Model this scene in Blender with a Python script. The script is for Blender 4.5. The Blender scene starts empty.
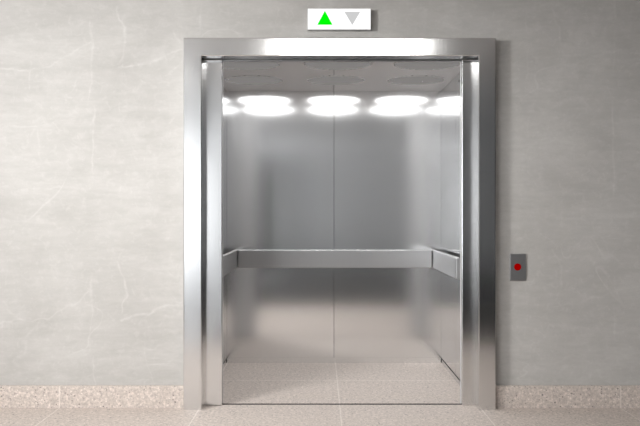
import bpy, bmesh, math
from mathutils import Vector

S = bpy.context.scene
COL = S.collection
PI = math.pi

# ------------------------------------------------------------ camera
F = 870.0                       # focal length in pixels (640 wide)
D = 5.46                        # camera to wall plane (wall plane is y = 0)
H = 1.216                       # eye height
cam_d = bpy.data.cameras.new('camera')
cam_d.sensor_width = 36.0
cam_d.lens = 36.0 * F / 640.0
cam = bpy.data.objects.new('camera', cam_d)
cam.location = (0, -D, H)
cam.rotation_euler = (PI / 2, 0, 0)
COL.objects.link(cam)
S.camera = cam

# ------------------------------------------------------------ world, exposure, light levels
w = bpy.data.worlds.new('world'); S.world = w; w.use_nodes = True
w.node_tree.nodes['Background'].inputs[0].default_value = (.8, .87, 1, 1)
w.node_tree.nodes['Background'].inputs[1].default_value = 0.15
S.view_settings.view_transform = 'Standard'
S.view_settings.look = 'None'
S.view_settings.gamma = 1.0
S.view_settings.exposure = 0.0
S.view_settings.use_curve_mapping = False

SIDE_GLOW = 7.0               # glowing panel added in the left wall to light the lobby's far end
WINDOW_END = 3.2                # daylight through the window at the far end
CEIL_LIGHT = 12.5                # lobby ceiling fixture by the lift
CEIL_FILL_LEFT = 13.0          # unseen ceiling panel, added to brighten the left of the lift wall
CABIN_LIGHT = 5.4               # fixtures in the cabin ceiling

ADDED_WASH = 50.0                  # unseen lamp added to light the lift wall from the left, watts
WASH_AT, WASH_TO = Vector((-3.15, -3.3, 2.3)), Vector((-.95, 0, 1.45))
la = bpy.data.lights.new('added_wall_light', 'AREA'); la.shape = 'RECTANGLE'
la.size, la.size_y, la.energy = 1.1, .34, ADDED_WASH; la.color = (1.0, .995, .985); la.spread = math.radians(95)
lo = bpy.data.objects.new('added_wall_light', la); COL.objects.link(lo)
WASH_ROT = (WASH_TO - WASH_AT).to_track_quat('-Z', 'Z')
lo.location = WASH_AT; lo.rotation_euler = WASH_ROT.to_euler()

# ------------------------------------------------------------ materials
def mat(name):
    m = bpy.data.materials.new(name); m.use_nodes = True
    return m, m.node_tree.nodes, m.node_tree.links, m.node_tree.nodes['Principled BSDF']

def plain(name, col, rough=.5, metal=0.0, spec=.5, bump=0):
    m, n, l, b = mat(name)
    b.inputs['Base Color'].default_value = (*col, 1)
    b.inputs['Roughness'].default_value = rough
    b.inputs['Metallic'].default_value = metal
    b.inputs['Specular IOR Level'].default_value = spec
    nz = n.new('ShaderNodeTexNoise'); nz.inputs['Scale'].default_value = 60
    tc = n.new('ShaderNodeTexCoord'); l.new(tc.outputs['Object'], nz.inputs['Vector'])
    mr = n.new('ShaderNodeMapRange'); mr.inputs['To Min'].default_value = max(rough - .04, 0)
    mr.inputs['To Max'].default_value = rough + .04
    l.new(nz.outputs['Fac'], mr.inputs['Value']); l.new(mr.outputs[0], b.inputs['Roughness'])
    return m

def brushed(name, col, rough=.28, aniso=.7, rot=0.0, streak=.05, haze=0.0):
    m, n, l, b = mat(name)
    b.inputs['Metallic'].default_value = 1
    b.inputs['Anisotropic'].default_value = aniso
    b.inputs['Anisotropic Rotation'].default_value = rot
    tg = n.new('ShaderNodeTangent'); tg.direction_type = 'UV_MAP'; tg.uv_map = 'UVMap'
    l.new(tg.outputs[0], b.inputs['Tangent'])
    tc = n.new('ShaderNodeTexCoord')
    mp = n.new('ShaderNodeMapping'); mp.inputs['Scale'].default_value = (260, 260, 1.2)
    l.new(tc.outputs['Object'], mp.inputs[0])
    nz = n.new('ShaderNodeTexNoise'); nz.inputs['Scale'].default_value = 1
    nz.inputs['Detail'].default_value = 3
    l.new(mp.outputs[0], nz.inputs['Vector'])
    mr = n.new('ShaderNodeMapRange')
    mr.inputs['To Min'].default_value = rough - streak; mr.inputs['To Max'].default_value = rough + streak
    l.new(nz.outputs['Fac'], mr.inputs['Value']); l.new(mr.outputs[0], b.inputs['Roughness'])
    mc = n.new('ShaderNodeMix'); mc.data_type = 'RGBA'
    mc.inputs[6].default_value = (*[c * .96 for c in col], 1); mc.inputs[7].default_value = (*[min(c * 1.04, 1) for c in col], 1)
    l.new(nz.outputs['Fac'], mc.inputs[0]); l.new(mc.outputs[2], b.inputs['Base Color'])
    if haze:                                # a second, wider lobe: the haze of a fine grind
        b2 = n.new('ShaderNodeBsdfPrincipled'); b2.inputs['Metallic'].default_value = 1
        b2.inputs['Roughness'].default_value = .42
        l.new(mc.outputs[2], b2.inputs['Base Color'])
        mx = n.new('ShaderNodeMixShader'); mx.inputs[0].default_value = haze
        out = n['Material Output']
        l.new(b.outputs[0], mx.inputs[1]); l.new(b2.outputs[0], mx.inputs[2]); l.new(mx.outputs[0], out.inputs[0])
    return m

def emit(name, col, strength, base=0.0):
    m, n, l, b = mat(name)
    b.inputs['Base Color'].default_value = (*(c * base for c in col), 1)
    b.inputs['Roughness'].default_value = .5
    b.inputs['Specular IOR Level'].default_value = 0.0
    b.inputs['Emission Color'].default_value = (*col, 1)
    b.inputs['Emission Strength'].default_value = strength
    return m

def mixc(n, l, fac, a, b):
    x = n.new('ShaderNodeMix'); x.data_type = 'RGBA'
    for i, v in ((6, a), (7, b)):
        if isinstance(v, tuple): x.inputs[i].default_value = (*v, 1)
        else: l.new(v, x.inputs[i])
    l.new(fac, x.inputs[0])
    return x.outputs[2]

def noise(n, l, vec, scale, detail=4, rough=.55, dist=0.0):
    x = n.new('ShaderNodeTexNoise'); x.inputs['Scale'].default_value = scale
    x.inputs['Detail'].default_value = detail; x.inputs['Roughness'].default_value = rough
    x.inputs['Distortion'].default_value = dist
    l.new(vec, x.inputs['Vector'])
    return x.outputs['Fac']

def ramp(n, l, v, a, b, lo=0.0, hi=1.0):
    x = n.new('ShaderNodeMapRange'); x.clamp = True
    x.inputs['From Min'].default_value = a; x.inputs['From Max'].default_value = b
    x.inputs['To Min'].default_value = lo; x.inputs['To Max'].default_value = hi
    l.new(v, x.inputs['Value'])
    return x.outputs[0]

def mth(n, l, op, a, b=None):
    x = n.new('ShaderNodeMath'); x.operation = op
    for i, v in enumerate((a, b)):
        if v is None: continue
        if isinstance(v, (int, float)): x.inputs[i].default_value = v
        else: l.new(v, x.inputs[i])
    return x.outputs[0]

def concrete(name, dark, light, vein):
    """Trowelled cement plaster: clouds, faint pour bands and thin pale hairlines."""
    m, n, l, b = mat(name)
    tc = n.new('ShaderNodeTexCoord'); P = tc.outputs['Object']
    mpb = n.new('ShaderNodeMapping'); mpb.inputs['Scale'].default_value = (.9, 1, 3.2)
    l.new(P, mpb.inputs[0]); Pb = mpb.outputs[0]
    big = noise(n, l, P, 1.7, 5, .6, .6)
    band = noise(n, l, Pb, 2.4, 6, .62, .3)
    c0 = mixc(n, l, ramp(n, l, mth(n, l, 'ADD', mth(n, l, 'MULTIPLY', big, .55), mth(n, l, 'MULTIPLY', band, .45)), .36, .64), dark, light)
    # hairlines: level sets of a smooth noise, thin, kept only in patches
    def lines(scale, dist, width, off, ms, m0, m1, vec=P):
        nz = noise(n, l, vec, scale, 2.5, .5, dist)
        d = mth(n, l, 'ABSOLUTE', mth(n, l, 'SUBTRACT', nz, off))
        k = ramp(n, l, d, 0, width, 1, 0)
        msk = ramp(n, l, noise(n, l, P, ms, 3), m0, m1)
        return mth(n, l, 'MULTIPLY', k, msk)
    v1 = lines(1.1, .5, .0045, .5, 1.9, .5, .62)
    v2 = lines(2.3, .8, .0075, .44, 2.6, .53, .66, Pb)
    v3 = lines(1.6, .3, .02, .57, 1.4, .5, .7)
    v = mth(n, l, 'ADD', mth(n, l, 'MAXIMUM', v1, v2), mth(n, l, 'MULTIPLY', v3, .5))
    strokes = None
    def px(x_, y_): return ((x_ - 320) * .006267, 0.0, 1.216 + (213 - y_) * .006267)
    wobn = n.new('ShaderNodeTexNoise'); wobn.inputs['Scale'].default_value = 9; wobn.inputs['Detail'].default_value = 4
    l.new(P, wobn.inputs['Vector'])
    wv = n.new('ShaderNodeVectorMath'); wv.operation = 'MULTIPLY_ADD'
    wv.inputs[1].default_value = (.07, 0, .07); wv.inputs[2].default_value = (-.035, 0, -.035)
    l.new(wobn.outputs['Color'], wv.inputs[0])
    wa = n.new('ShaderNodeVectorMath'); wa.operation = 'ADD'; l.new(P, wa.inputs[0]); l.new(wv.outputs[0], wa.inputs[1])
    WP = wa.outputs[0]
    brk = ramp(n, l, noise(n, l, P, 14, 3), .36, .56, .25, 1)
    for (a, b2, wd, amp) in VEINS:
        A, B = Vector(px(*a)), Vector(px(*b2)); dAB = B - A; L2 = dAB.length_squared
        v0 = n.new('ShaderNodeVectorMath'); v0.operation = 'SUBTRACT'; l.new(WP, v0.inputs[0]); v0.inputs[1].default_value = A
        dt = n.new('ShaderNodeVectorMath'); dt.operation = 'DOT_PRODUCT'; l.new(v0.outputs[0], dt.inputs[0]); dt.inputs[1].default_value = dAB / L2
        tt = ramp(n, l, dt.outputs['Value'], 0, 1)
        sc_ = n.new('ShaderNodeVectorMath'); sc_.operation = 'SCALE'; sc_.inputs[0].default_value = dAB; l.new(tt, sc_.inputs['Scale'])
        ds = n.new('ShaderNodeVectorMath'); ds.operation = 'SUBTRACT'; l.new(v0.outputs[0], ds.inputs[0]); l.new(sc_.outputs[0], ds.inputs[1])
        mk = n.new('ShaderNodeVectorMath'); mk.operation = 'MULTIPLY'; l.new(ds.outputs[0], mk.inputs[0]); mk.inputs[1].default_value = (1, 0, 1)
        ln = n.new('ShaderNodeVectorMath'); ln.operation = 'LENGTH'; l.new(mk.outputs[0], ln.inputs[0])
        k_ = ramp(n, l, ln.outputs['Value'], 0, wd, amp, 0)
        strokes = k_ if strokes is None else mth(n, l, 'MAXIMUM', strokes, k_)
    v = mth(n, l, 'MAXIMUM', mth(n, l, 'MULTIPLY', v, .5), mth(n, l, 'MULTIPLY', mth(n, l, 'MULTIPLY', strokes, .85), brk))
    # vertical pour joint, faint, every 0.62 m
    sx = n.new('ShaderNodeSeparateXYZ'); l.new(P, sx.inputs[0])
    wob = mth(n, l, 'MULTIPLY', mth(n, l, 'SUBTRACT', noise(n, l, P, 3.0, 3), .5), .06)
    xx = mth(n, l, 'ADD', sx.outputs[0], wob)
    jj = mth(n, l, 'ABSOLUTE', mth(n, l, 'SUBTRACT', mth(n, l, 'FRACT', mth(n, l, 'ADD', mth(n, l, 'DIVIDE', xx, 1.3), .08)), .5))
    jk = mth(n, l, 'MULTIPLY', ramp(n, l, jj, 0, .008, .45, 0), ramp(n, l, noise(n, l, P, 4.0, 3), .45, .62))
    v = mth(n, l, 'MINIMUM', mth(n, l, 'ADD', v, jk), 1.0)
    c1 = mixc(n, l, mth(n, l, 'MULTIPLY', v, .55), c0, vein)
    mot = noise(n, l, Pb, 9, 6, .7, .4)
    c1 = mixc(n, l, ramp(n, l, mot, .35, .68, 0, .30), c1, tuple(x * .82 for x in dark))
    mot2 = noise(n, l, P, 22, 5, .7, .8)
    c1 = mixc(n, l, ramp(n, l, mot2, .52, .70, 0, .17), c1, vein)
    pits = noise(n, l, P, 90, 2)
    c2 = mixc(n, l, ramp(n, l, pits, .3, .7, 0, .10), c1, tuple(x * .8 for x in dark))
    l.new(c2, b.inputs['Base Color'])
    b.inputs['Roughness'].default_value = .72
    b.inputs['Specular IOR Level'].default_value = .25
    bp = n.new('ShaderNodeBump'); bp.inputs['Strength'].default_value = .12; bp.inputs['Distance'].default_value = .01
    l.new(band, bp.inputs['Height']); l.new(bp.outputs[0], b.inputs['Normal'])
    return m

def terrazzo(name, base, sx_, sy_, ox, oy, seam=(.80, .74, .69), width=.0045, spot=1.0, axis='XY', rough=.55, spec=.3):
    """Pale pinkish stone with fine grit and thin light joints."""
    m, n, l, b = mat(name)
    tc = n.new('ShaderNodeTexCoord'); P = tc.outputs['Object']
    g1 = noise(n, l, P, 60, 3, .75)
    g2 = noise(n, l, P, 28, 3, .6)
    c = mixc(n, l, ramp(n, l, g1, .3, .7), tuple(x * .62 for x in base), tuple(min(x * 1.38, 1) for x in base))
    c = mixc(n, l, ramp(n, l, g2, .40, .60, 0, .5), c, tuple(x * .78 for x in base))
    for sc, th, colr, k in ((70, .20, (.20, .17, .16), .75 * spot), (38, .13, (.13, .12, .12), .8 * spot), (60, .16, (.85, .78, .72), .6)):
        vo = n.new('ShaderNodeTexVoronoi'); vo.inputs['Scale'].default_value = sc
        mp = n.new('ShaderNodeMapping'); mp.inputs['Location'].default_value = (sc * .37, sc * .11, sc * .53)
        l.new(P, mp.inputs[0]); l.new(mp.outputs[0], vo.inputs['Vector'])
        cs = n.new('ShaderNodeSeparateXYZ'); l.new(vo.outputs['Color'], cs.inputs[0])
        rad = mth(n, l, 'MULTIPLY', cs.outputs[0], th * 2)
        inside = ramp(n, l, mth(n, l, 'SUBTRACT', vo.outputs['Distance'], rad), -.06, .03, 1, 0)
        pick = ramp(n, l, cs.outputs[1], .52, .58)
        c = mixc(n, l, mth(n, l, 'MULTIPLY', mth(n, l, 'MULTIPLY', inside, pick), k), c, colr)
    s = n.new('ShaderNodeSeparateXYZ'); l.new(P, s.inputs[0])
    def joint(o, per, off, wd):
        f = mth(n, l, 'FRACT', mth(n, l, 'DIVIDE', mth(n, l, 'SUBTRACT', o, off), per))
        f2 = mth(n, l, 'MINIMUM', f, mth(n, l, 'SUBTRACT', 1.0, f))
        return ramp(n, l, f2, wd / per * .5, wd / per, 1, 0)
    j = joint(s.outputs[0], sx_, ox, width)
    if sy_: j = mth(n, l, 'MAXIMUM', j, joint(s.outputs[1], sy_, oy, width * 1.6))
    c = mixc(n, l, mth(n, l, 'MULTIPLY', j, .55), c, seam)
    l.new(c, b.inputs['Base Color'])
    b.inputs['Roughness'].default_value = rough
    b.inputs['Specular IOR Level'].default_value = spec
    bp = n.new('ShaderNodeBump'); bp.inputs['Strength'].default_value = .08; bp.inputs['Distance'].default_value = .004
    l.new(g1, bp.inputs['Height']); l.new(bp.outputs[0], b.inputs['Normal'])
    return m

# pale trowel veins: start, end, half width (m), strength; the same stroke pattern recurs up the wall
def _veins():
    base = [((116, 8), (124, 27), .010, .8), ((124, 27), (126, 45), .013, .9), ((126, 45), (120, 62), .008, .6),
            ((120, 68), (146, 62), .012, .8), ((146, 62), (168, 54), .013, .9), ((168, 54), (186, 49), .010, .7),
            ((92, 38), (70, 54), .009, .6), ((70, 54), (48, 66), .008, .5), ((48, 66), (28, 70), .008, .5), ((28, 70), (0, 69), .009, .7),
            ((90, 22), (92, 60), .012, .6), ((92, 62), (89, 100), .007, .5), ((94, 106), (92, 172), .008, .6),
            ((37, 130), (41, 160), .010, .35), ((70, 142), (78, 150), .012, .3), ((34, 190), (60, 186), .01, .4),
            ((131, 26), (150, 30), .012, .35), ((172, 30), (180, 40), .01, .5), ((30, 60), (29, 88), .006, .5)]
    out = list(base)
    for a, b, w_, k_ in base[:13]:
        out.append(((a[0], a[1] + 252), (b[0], b[1] + 252), w_, k_))
    for a, b, w_, k_ in base[:13]:
        out.append(((a[0] + 436, a[1]), (b[0] + 436, b[1]), w_ * .9, k_ * .4))
        out.append(((a[0] + 436, a[1] + 240), (b[0] + 436, b[1] + 240), w_ * .9, k_ * .4))
    return out
VEINS = _veins()

M = {}
M['concrete'] = concrete('trowelled_cement', (.42, .405, .387), (.53, .517, .498), (.70, .69, .67))
M['floor'] = terrazzo('pink_grey_stone', (.585, .515, .47), .875, 1.0, .125, .10)
M['cabin_floor'] = terrazzo('pink_grey_stone_cabin', (.585, .515, .47), .875, .875, .125, .86)
M['skirting'] = terrazzo('speckled_stone_skirting', (.585, .515, .47), .875, 0, .125, 0, spot=1.1)
M['frame'] = brushed('brushed_steel_frame', (.78, .78, .78), .17, .3, 0, .02)
M['leaf'] = brushed('brushed_steel_door', (.76, .76, .76), .17, .3, 0, .02)
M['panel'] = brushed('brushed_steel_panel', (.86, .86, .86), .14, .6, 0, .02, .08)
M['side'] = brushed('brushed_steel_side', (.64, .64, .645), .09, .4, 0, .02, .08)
M['return'] = plain('satin_steel_return', (.68, .68, .685), .5, .25)
M['rail'] = brushed('brushed_steel_rail', (.50, .50, .505), .36, .3)
M['ceil'] = plain('grey_metallic_ceiling', (.62, .61, .61), .55, .15, .3)
M['gap'] = plain('black_joint', (.012, .012, .013), .8)
M['dark_slat'] = plain('dark_grey_baffle', (.072, .069, .067), 1.0, 0, 0)
M['plate'] = brushed('dark_brushed_plate', (.38, .38, .385), .4, .4)
M['red'] = emit('red_button_glow', (.40, 0.0, 0.0), .28, .55)  # low glow added to lift the button's red
M['white_glow'] = emit('white_display_glow', (1, 1, 1), 1.15)
M['green_glow'] = emit('green_arrow_glow', (0.0, 1.0, .002), 1.0)
M['grey_arrow'] = emit('grey_arrow_glow', (1, 1, 1), .62)  # print given its own glow to show light grey
M['black'] = plain('black_dot', (.01, .01, .01), .5)
M['case'] = plain('light_grey_case', (.5, .5, .5), .5)
M['lobby_wall'] = plain('grey_painted_wall', (.6, .6, .6), .8)
M['lobby_right'] = plain('dark_grey_panelling', (.08, .08, .08), .7)
M['lobby_dark'] = plain('dark_painted_wall', (.13, .13, .13), .8)
M['lobby_ceiling'] = plain('pale_lobby_ceiling', (.72, .72, .72), .8)
M['pale_floor'] = plain('added_pale_floor', (.6, .6, .61), .5)
M['carpet'] = plain('charcoal_carpet', (.015, .015, .016), .95, 0, .1)
M['black_bench'] = plain('black_bench', (.01, .01, .01), .6)
M['panel_glow_side'] = emit('added_side_glow', (.96, .98, 1.0), SIDE_GLOW)
M['window_glow_end'] = emit('daylight_end', (.96, .98, 1.0), WINDOW_END)
M['ceil_glow'] = emit('ceiling_panel_glow', (1.0, .99, .97), CEIL_LIGHT)
M['ceil_fill_left'] = emit('ceiling_panel_fill_left', (1.0, .99, .97), CEIL_FILL_LEFT)
M['cabin_glow'] = emit('cabin_light_glow', (1.0, 1.0, 1.0), CABIN_LIGHT)
M['trim'] = plain('aluminium_trim', (.55, .55, .55), .4, .8)

# ------------------------------------------------------------ mesh helpers
def add_box(bm, x0, x1, y0, y1, z0, z1, bevel=0, seg=2):
    r = bmesh.ops.create_cube(bm, size=1)
    vs = r['verts']
    for v in vs:
        v.co.x = x0 if v.co.x < 0 else x1
        v.co.y = y0 if v.co.y < 0 else y1
        v.co.z = z0 if v.co.z < 0 else z1
    if bevel:
        es = list({e for v in vs for e in v.link_edges})
        bmesh.ops.bevel(bm, geom=es, offset=bevel, segments=seg, affect='EDGES', profile=.5)
    return vs

def add_prism(bm, pts, axis, a, b, mi=0):
    """Closed outline extruded along an axis; pts are 2D in the other two axes."""
    def P(p, t):
        if axis == 'x': return (t, p[0], p[1])
        if axis == 'y': return (p[0], t, p[1])
        return (p[0], p[1], t)
    va = [bm.verts.new(P(p, a)) for p in pts]
    vb = [bm.verts.new(P(p, b)) for p in pts]
    fs = [bm.faces.new(va), bm.faces.new(vb)]
    n = len(pts)
    for i in range(n):
        fs.append(bm.faces.new((va[i], va[(i + 1) % n], vb[(i + 1) % n], vb[i])))
    for f in fs: f.material_index = mi
    return fs

def obj(name, bm, mats, parent=None, smooth=False):
    bmesh.ops.recalc_face_normals(bm, faces=bm.faces)
    uv = bm.loops.layers.uv.new('UVMap')
    for f in bm.faces:
        nr = f.normal
        for lp in f.loops:
            c = lp.vert.co
            if abs(nr.z) > .85: lp[uv].uv = (c.x, c.y)
            elif abs(nr.y) >= abs(nr.x): lp[uv].uv = (c.x, c.z)
            else: lp[uv].uv = (c.y, c.z)
        f.smooth = smooth
    me = bpy.data.meshes.new(name); bm.to_mesh(me); bm.free()
    for mm in (mats if isinstance(mats, (list, tuple)) else [mats]): me.materials.append(mm)
    o = bpy.data.objects.new(name, me); COL.objects.link(o)
    if parent:
        o.parent = parent
        root = parent if parent.parent is None else parent.parent
        o.location = -root.location if parent is root else (0, 0, 0)
    return o

def box(name, dims, m, parent=None, bevel=0):
    bm = bmesh.new(); add_box(bm, *dims, bevel=bevel)
    return obj(name, bm, m, parent)

def struct(name, o=None):
    o['kind'] = 'structure'; return o

def thing(name, label, cat, loc=(0, 0, 0), group=None):
    o = bpy.data.objects.new(name, None); COL.objects.link(o)
    o.empty_display_size = .1
    o.location = loc; o['label'] = label; o['category'] = cat
    if group: o['group'] = group
    return o

# ------------------------------------------------------------ measurements of the place
FX0, FX1, FZ = -.8445, 1.0863, 2.299        # door surround, outer
IX0, IX1, IZ = -.7314, .9800, 2.186         # door surround, inner
FY = -.09                                    # front face of the surround
LY = .027                                    # front face of the door leaves
CX0, CX1 = -.754, .980                       # cabin side walls
CY0, CY1 = .096, 1.59                        # cabin front and back
CZ = 2.205                                   # cabin ceiling
LX0, LX1 = -5.0, 4.6                         # lobby side walls
LBY = -13.2                                  # lobby end wall
LZ = 2.65                                    # lobby ceiling

# ------------------------------------------------------------ structure
WT = .022
bm = bmesh.new()
add_box(bm, LX0, FX0 + .03, 0, WT, 0, LZ)
add_box(bm, FX1 - .03, LX1, 0, WT, 0, LZ)
add_box(bm, FX0 + .03, FX1 - .03, 0, WT, FZ - .03, LZ)
bmesh.ops.remove_doubles(bm, verts=bm.verts, dist=1e-5)
struct('wall', obj('wall_back', bm, M['concrete']))

bm = bmesh.new(); add_box(bm, LX0, LX1, -2.75, .0585, -.12, 0)
struct('floor', obj('floor', bm, M['floor']))
struct('trim', box('trim_1', (-1.05, LX1, LBY, -2.75, -.12, 0.0), M['carpet']))
struct('trim', box('trim_2', (LX0, -1.05, LBY, -2.75, -.12, 0.0), M['pale_floor']))  # unseen pale floor, added so the left jamb reflects lighter
struct('ceiling', box('ceiling', (LX0, LX1, LBY, WT, LZ, LZ + .1), M['lobby_ceiling']))
EWX0, EWX1 = -4.9, -2.5                     # window in the end wall
bm = bmesh.new()
add_box(bm, LX0, EWX0, LBY - .1, LBY, 0, LZ); add_box(bm, EWX1, -.3, LBY - .1, LBY, 0, LZ)
add_box(bm, EWX0, EWX1, LBY - .1, LBY, 0, .1); add_box(bm, EWX0, EWX1, LBY - .1, LBY, 2.55, LZ)
struct('w', obj('wall_front', bm, M['lobby_dark']))
struct('w', box('wall_front_right', (-.3, LX1, LBY - .1, LBY, 0, LZ), M['lobby_wall']))
struct('w', box('window_2', (EWX0, EWX1, LBY - .09, LBY - .06, .1, 2.55), M['window_glow_end']))
struct('w', box('wall_right', (LX1, LX1 + .1, LBY, 0, 0, LZ), M['lobby_right']))

# left wall with an opening for the added glow panel
WY0, WY1, WZ0, WZ1 = -12.9, -8.2, .25, 2.5
bm = bmesh.new()
add_box(bm, LX0 - .1, LX0, LBY, WY0, 0, LZ); add_box(bm, LX0 - .1, LX0, WY1, WT, 0, LZ)
add_box(bm, LX0 - .1, LX0, WY0, WY1, 0, WZ0); add_box(bm, LX0 - .1, LX0, WY0, WY1, WZ1, LZ)
struct('w', obj('wall_left', bm, M['lobby_wall']))
struct('w', box('side_glow_panel', (LX0 - .09, LX0 - .06, WY0, WY1, WZ0, WZ1), M['panel_glow_side']))

# baseboards
def skirting(name, x0, x1):
    bm = bmesh.new()
    add_prism(bm, [(0, 0), (-.036, 0), (-.036, .131), (-.032, .135), (0, .135)], 'x', x0, x1)
    return struct('b', obj(name, bm, M['skirting']))
skirting('baseboard_left', LX0, FX0)
skirting('baseboard_right', FX1, LX1)

# dark shaft surfaces around the cabin
bm = bmesh.new()
add_box(bm, CX0 - .9, CX1 + .9, CY1 + .10, CY1 + .16, -.5, 2.6)
add_box(bm, -1.75, -1.70, WT, CY1 + .10, -.5, 2.6)
add_box(bm, 2.0, 2.05, WT, CY1 + .10, -.5, 2.6)
add_box(bm, -1.70, 2.0, WT, CY1 + .10, 2.6, 2.65)
add_box(bm, -1.70, 2.0, .06, CY1 + .10, -.56, -.5)
struct('s', obj('wall_shaft', bm, M['gap']))

# ------------------------------------------------------------ door surround
fr = thing('elevator_door_frame', 'wide brushed steel surround framing the open lift doorway', 'door frame', (.124, FY, 0))
def frame_piece(name, pts):
    bm = bmesh.new()
    add_prism(bm, pts, 'y', FY, LY - .001)
    front = [e for e in bm.edges if all(abs(v.co.y - FY) < 1e-6 for v in e.verts)]
    bmesh.ops.bevel(bm, geom=front, offset=.004, segments=3, affect='EDGES', profile=.5)
    return obj(name, bm, M['frame'], fr)
# the back of each piece sits in the wall opening, so pieces are two boxes deep: face outside, liner inside
def frame_side(name, xo, xi, s):
    bm = bmesh.new()
    # profile in plan (x, y): face in front of the wall, then liner through the wall
    xm = xo + s * .035
    g = .004
    pts = [(xo, -.0005), (xo, FY + .007), (xo + s * .0025, FY + .002), (xo + s * .007, FY), (xi - s * g, FY), (xi, FY + g), (xi, LY - .001), (xm, LY - .001), (xm, -.0005)]
    lo = [bm.verts.new((p[0], p[1], 0)) for p in pts]
    # mitred top: height follows x distance from the outer edge
    def top(x): return FZ - abs(x - xo)
    hi = [bm.verts.new((p[0], p[1], top(p[0]))) for p in pts]
    bm.faces.new(lo); bm.faces.new(hi)
    for i in range(len(pts)):
        j = (i + 1) % len(pts)
        bm.faces.new((lo[i], lo[j], hi[j], hi[i]))
    return obj(name, bm, M['frame'], fr)
frame_side('jamb', FX0, IX0, 1)
frame_side('jamb', FX1, IX1, -1)
bm = bmesh.new()
g = .004; zm = FZ - .035
pts = [(-.0005, FZ), (FY + .007, FZ), (FY + .002, FZ - .0025), (FY, FZ - .007), (FY, IZ + g), (FY + g, IZ), (LY - .001, IZ), (LY - .001, zm), (-.0005, zm)]
def inset(z): return FZ - z
a = [bm.verts.new((FX0 + inset(p[1]), p[0], p[1])) for p in pts]
b_ = [bm.verts.new((FX1 - inset(p[1]), p[0], p[1])) for p in pts]
bm.faces.new(a); bm.faces.new(b_)
for i in range(len(pts)):
    j = (i + 1) % len(pts); bm.faces.new((a[i], a[j], b_[j], b_[i]))
obj('lintel', bm, M['frame'], fr)

# ------------------------------------------------------------ sliding doors, parked open behind the wall
def leaf(x0, x1, label, edge_x):
    t = thing('elevator_door', label, 'elevator door', ((x0 + x1) / 2, LY + .015, 0), 'open sliding door leaves')
    bm = bmesh.new(); add_box(bm, x0, x1, LY, LY + .030, .002, IZ - .004, bevel=.0035)
    obj('door_panel', bm, M['leaf'], t)
    return t
leaf(-1.45, -.618, 'open sliding steel door leaf left of the cabin opening, its edge brightly lit', 1)
leaf(.8956, 1.72, 'open sliding steel door leaf right of the cabin opening, darker and narrower in view', -1)

# ------------------------------------------------------------ cabin
cb = thing('elevator_cabin', 'empty open lift cabin lined with brushed steel panels, stone floor and handrails', 'elevator', (.113, .84, 0))
SEAM = .1134
PZ0 = .0445
G = .003
SB = .022                                   # panel thickness
# back wall: two panels
for x0, x1 in ((CX0, SEAM - G / 2), (SEAM + G / 2, CX1)):
    box('back_panel', (x0, x1, CY1, CY1 + SB, PZ0, CZ), M['panel'], cb)
# side walls: two panels each
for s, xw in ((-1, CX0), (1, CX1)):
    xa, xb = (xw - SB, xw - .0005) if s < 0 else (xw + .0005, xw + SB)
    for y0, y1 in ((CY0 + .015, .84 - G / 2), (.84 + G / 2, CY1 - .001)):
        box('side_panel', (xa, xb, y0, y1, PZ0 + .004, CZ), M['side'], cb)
    ka, kb = (xw - SB, xw - .004) if s < 0 else (xw + .004, xw + SB)
    box('kick_plate', (ka, kb, CY0 + .002, CY1 - .001, .0, PZ0 - .009), M['side'], cb)
    ja, jb = (xw - SB, xw - .001) if s < 0 else (xw + .001, xw + SB)
    box('gap_shade_strip', (ja, jb, CY0 + .002, CY1 - .0005, PZ0 - .0088, PZ0 + .0038), M['gap'], cb)  # solid black strip, stands in for the shade of an open gap
box('kick_plate', (CX0, CX1, CY1 + .003, CY1 + SB, 0, PZ0 - .001), M['panel'], cb)
# black body behind the panels: shows in the joints
bm = bmesh.new()
add_box(bm, CX0 - .05, CX1 + .05, CY1 + SB + .001, CY1 + .05, 0, CZ + .05)
add_box(bm, CX0 - .05, CX0 - SB - .001, CY0, CY1 + SB, 0, CZ + .05)
add_box(bm, CX1 + SB + .001, CX1 + .05, CY0, CY1 + SB, 0, CZ + .05)
add_box(bm, CX0 - SB, CX1 + SB, CY0, CY1 + SB, CZ + .10, CZ + .14)
obj('outer_shell', bm, M['gap'], cb)
box('floor_panel', (CX0 - SB, CX1 + SB, CY0, CY1 + SB, -.05, 0), M['cabin_floor'], cb)
box('sill_gap_shade', (CX0 - SB, CX1 + SB, CY0 - .002, CY0, -.05, -.001), M['gap'], cb)  # blackened floor edge, the shade of the sill gap put in as colour

# ceiling: two panels, round openings for the lights, seam a little skewed
RAD = .215
rows = ((1.01, RAD), (.315, RAD + .01))             # depth of each row inside the cabin
cols = (-.49, .118, .715)
bm = bmesh.new()
sb, sf = SEAM, .0893
for pts in ([(CX0 - SB, CY0), (sf - G / 2, CY0), (sb - G / 2, CY1 + SB), (CX0 - SB, CY1 + SB)],
            [(sf + G / 2, CY0), (CX1 + SB, CY0), (CX1 + SB, CY1 + SB), (sb + G / 2, CY1 + SB)]):
    bm = bmesh.new(); add_prism(bm, pts, 'z', CZ + .0005, CZ + .03)
    obj('ceiling_panel', bm, M['ceil'], cb)
# returns beside the doorway, facing into the cabin
for x0, x1 in ((CX0 - SB, -.620), (.8976, CX1 + SB)):
    box('front_return', (x0, x1, CY0 + .001, CY0 + .014, 0, CZ), M['return'], cb)
# header strip above the doorway, split at the seam
for x0, x1 in ((CX0 - SB, sf - .001), (sf + .001, CX1 + SB)):
    bm = bmesh.new(); add_box(bm, x0, x1, LY + .034, CY0 - .001, 2.179, CZ + .06, bevel=.002)
    obj('header_strip', bm, M['rail'], cb)

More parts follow.
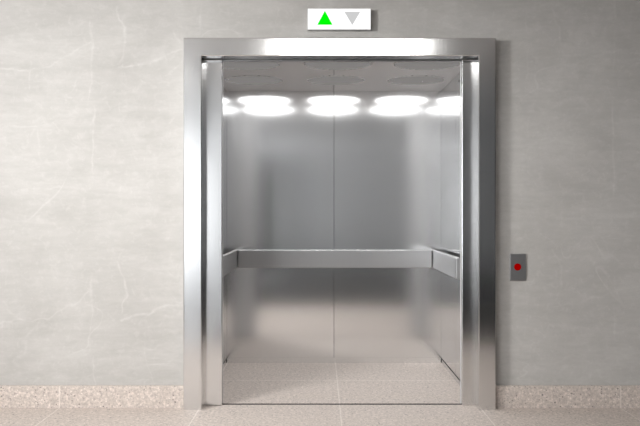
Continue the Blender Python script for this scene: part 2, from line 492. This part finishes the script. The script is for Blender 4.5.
# round cabin lights: ribs shaped so the glow shows only by reflection
def cabin_light(cx, cy, r):
    TH, N = .0045, 28
    root = None
    bm = bmesh.new()
    rim_n = 24                               # visor added on the door half to cover the unlit rib faces
    prev = None
    for i in range(rim_n + 1):
        a_ = PI + PI * i / rim_n
        ring = [bm.verts.new((cx + rr * math.cos(a_), cy + rr * math.sin(a_), z)) for rr, z in
                ((r, CZ - TH), (r + .004, CZ - TH), (r + .006, CZ + .0003), (r, CZ + .0003))]
        if prev:
            for k in range(4): bm.faces.new((prev[k], prev[(k + 1) % 4], ring[(k + 1) % 4], ring[k]))
        prev = ring
    bmesh.ops.remove_doubles(bm, verts=bm.verts, dist=1e-5)
    root = obj('ceiling_light', bm, M['ceil'], cb)
    bm = bmesh.new()
    p = 2 * r / N
    for i in range(N):
        y0 = cy - r + i * p; y1 = y0 + p
        ym = (y0 + y1) / 2 - cy
        hw = math.sqrt(max(r * r - ym * ym, 0)) * .995
        # tooth in (y, z): vertical dark face towards the door, sloped glowing face towards the back wall
        z0 = CZ + .0003
        A = (y0, z0); B = (y0, z0 - TH); C_ = (y1, z0)
        va = [bm.verts.new((cx - hw, q[0], q[1])) for q in (A, B, C_)]
        vb = [bm.verts.new((cx + hw, q[0], q[1])) for q in (A, B, C_)]
        for f, mi in (((va[0], va[1], vb[1], vb[0]), 0), ((va[1], va[2], vb[2], vb[1]), 1), ((va[2], va[0], vb[0], vb[2]), 0), ((va[0], va[2], va[1]), 0), ((vb[0], vb[1], vb[2]), 0)):
            bm.faces.new(f).material_index = mi
    obj('lens', bm, [M['dark_slat'], M['cabin_glow']], root)
for cy, r in rows:
    for cx in cols: cabin_light(cx, cy, r)

# handrails
RZ0, RZ1 = .776, .9195
def rail(x0, x1, y0, y1, inner):
    bm = bmesh.new(); add_box(bm, x0, x1, y0, y1, RZ0, RZ1, bevel=.006, seg=3)
    return obj('handrail', bm, M['rail'], cb)
RO = .077; RT = .03
r0 = rail(-.656, .8965, CY1 - RO - .003, CY1 - RO - .003 + RT, 'y')
for x in (-.45, .113, .68): box('bracket', (x - .02, x + .02, CY1 - RO + RT - .004, CY1 - .0005, .82, .87), M['rail'], r0)
r1 = rail(CX1 - RO, CX1 - RO + RT, .325, CY1 - .03, 'x')
for y in (.5, 1.3): box('bracket', (CX1 - RO + RT - .001, CX1, y - .02, y + .02, .82, .87), M['rail'], r1)
r2 = rail(CX0 + RO - RT + .012, CX0 + RO + .012, .325, CY1 - .03, 'x')
for y in (.5, 1.3): box('bracket', (CX0, CX0 + RO - RT + .013, y - .02, y + .02, .82, .87), M['rail'], r2)

# ------------------------------------------------------------ direction display above the door
dy = -.045
sg = thing('direction_display', 'white backlit floor direction sign with green up arrow above the lift door', 'sign', (.119, 0, 2.40))
k = (D + dy) / F
def X(px): return (px - 320) * k
def Z(py): return H + (213 - py) * k
bm = bmesh.new(); add_box(bm, X(307.4), X(371), dy, 0, Z(29.7), Z(8.5), bevel=.003)
obj('housing', bm, M['case'], sg)
bm = bmesh.new(); add_box(bm, X(307.9), X(370.5), dy - .003, dy + .001, Z(29.3), Z(8.8), bevel=.001)
obj('display_face', bm, M['white_glow'], sg)
def tri(name, pts, m, y0, y1):
    bm = bmesh.new(); add_prism(bm, pts, 'y', y0, y1)
    return obj(name, bm, m, sg)
tri('up_arrow', [(X(317.3), Z(24.9)), (X(332.5), Z(24.9)), (X(324.9), Z(10.9))], M['green_glow'], dy - .0055, dy - .0032)['label'] = 'glowing green up arrow'
tri('down_arrow', [(X(344.4), Z(12.0)), (X(360.2), Z(12.0)), (X(352.3), Z(25.2))], M['grey_arrow'], dy - .0055, dy - .0032)['label'] = 'grey down arrow on the backlit face'

# ------------------------------------------------------------ call button
k = (D - .012) / F
cp = thing('call_button_plate', 'small grey metal plate with one red round call button on the wall', 'call button', (X(517.8), 0, Z(267.2)))
bm = bmesh.new(); add_box(bm, X(510), X(526), -.012, 0, Z(280.6), Z(253.8), bevel=.0025)
obj('plate', bm, M['plate'], cp)
bm = bmesh.new()
r = bmesh.ops.create_cone(bm, cap_ends=True, segments=32, radius1=3.6 * k, radius2=3.3 * k, depth=.006)
for v in bm.verts:
    x, y, z = v.co; v.co = (X(517.6) + x, -.0145 - z, Z(267.0) + y)
obj('button', bm, M['red'], cp)['label'] = 'round red button'

# ------------------------------------------------------------ the lobby behind the camera (seen in the steel)
def lobby_light(cx, cy, wx, wy, label, glow='ceil_glow'):
    t = thing('ceiling_light', label, 'ceiling light', (cx, cy, LZ))
    bm = bmesh.new()
    for (x0, x1, y0, y1) in ((cx - wx - .03, cx - wx, cy - wy - .03, cy + wy + .03), (cx + wx, cx + wx + .03, cy - wy - .03, cy + wy + .03),
                             (cx - wx, cx + wx, cy - wy - .03, cy - wy), (cx - wx, cx + wx, cy + wy, cy + wy + .03)):
        add_box(bm, x0, x1, y0, y1, LZ - .03, LZ)
    obj('light_frame', bm, M['trim'], t)
    box('diffuser', (cx - wx, cx + wx, cy - wy, cy + wy, LZ - .02, LZ - .0), M[glow], t)
lobby_light(.25, -2.1, .6, .40, 'white ceiling panel light nearest the lift door')
lobby_light(-2.15, -3.2, .55, .55, 'white ceiling panel added to brighten the wall left of the lift', 'ceil_fill_left')

bn = thing('bench', 'low black bench added for its dark reflection in the cabin', 'bench', (-.75, -8.1, 0))  # unseen; put in to darken the reflection below the back handrail
box('seat', (-1.35, -.25, -8.35, -7.9, .12, .42), M['black_bench'], bn, bevel=.02)
for x in (-1.25, -.35):
    for y in (-8.3, -7.95): box('leg', (x - .025, x + .025, y - .025, y + .025, 0, .121), M['black_bench'], bn)

# housing made up for the added wall lamp: open-fronted box, on a ceiling stem
ww = thing('added_wall_lamp', 'unseen rectangular lamp added to brighten the wall left of the lift', 'lamp', WASH_AT)
bm = bmesh.new()
for d in ((-.575, -.56, -.19, .19, -.01, .10), (.56, .575, -.19, .19, -.01, .10), (-.56, .56, -.19, -.175, -.01, .10),
          (-.56, .56, .175, .19, -.01, .10), (-.56, .56, -.175, .175, .01, .10)):
    add_box(bm, *d)
bm.transform(WASH_ROT.to_matrix().to_4x4()); bmesh.ops.translate(bm, verts=bm.verts, vec=WASH_AT)
obj('lamp_housing', bm, M['trim'], ww)
box('stem', (WASH_AT.x - .01, WASH_AT.x + .01, WASH_AT.y - .06, WASH_AT.y - .04, WASH_AT.z + .02, LZ), M['trim'], ww)
lo.parent = ww; lo.location = (0, 0, 0)
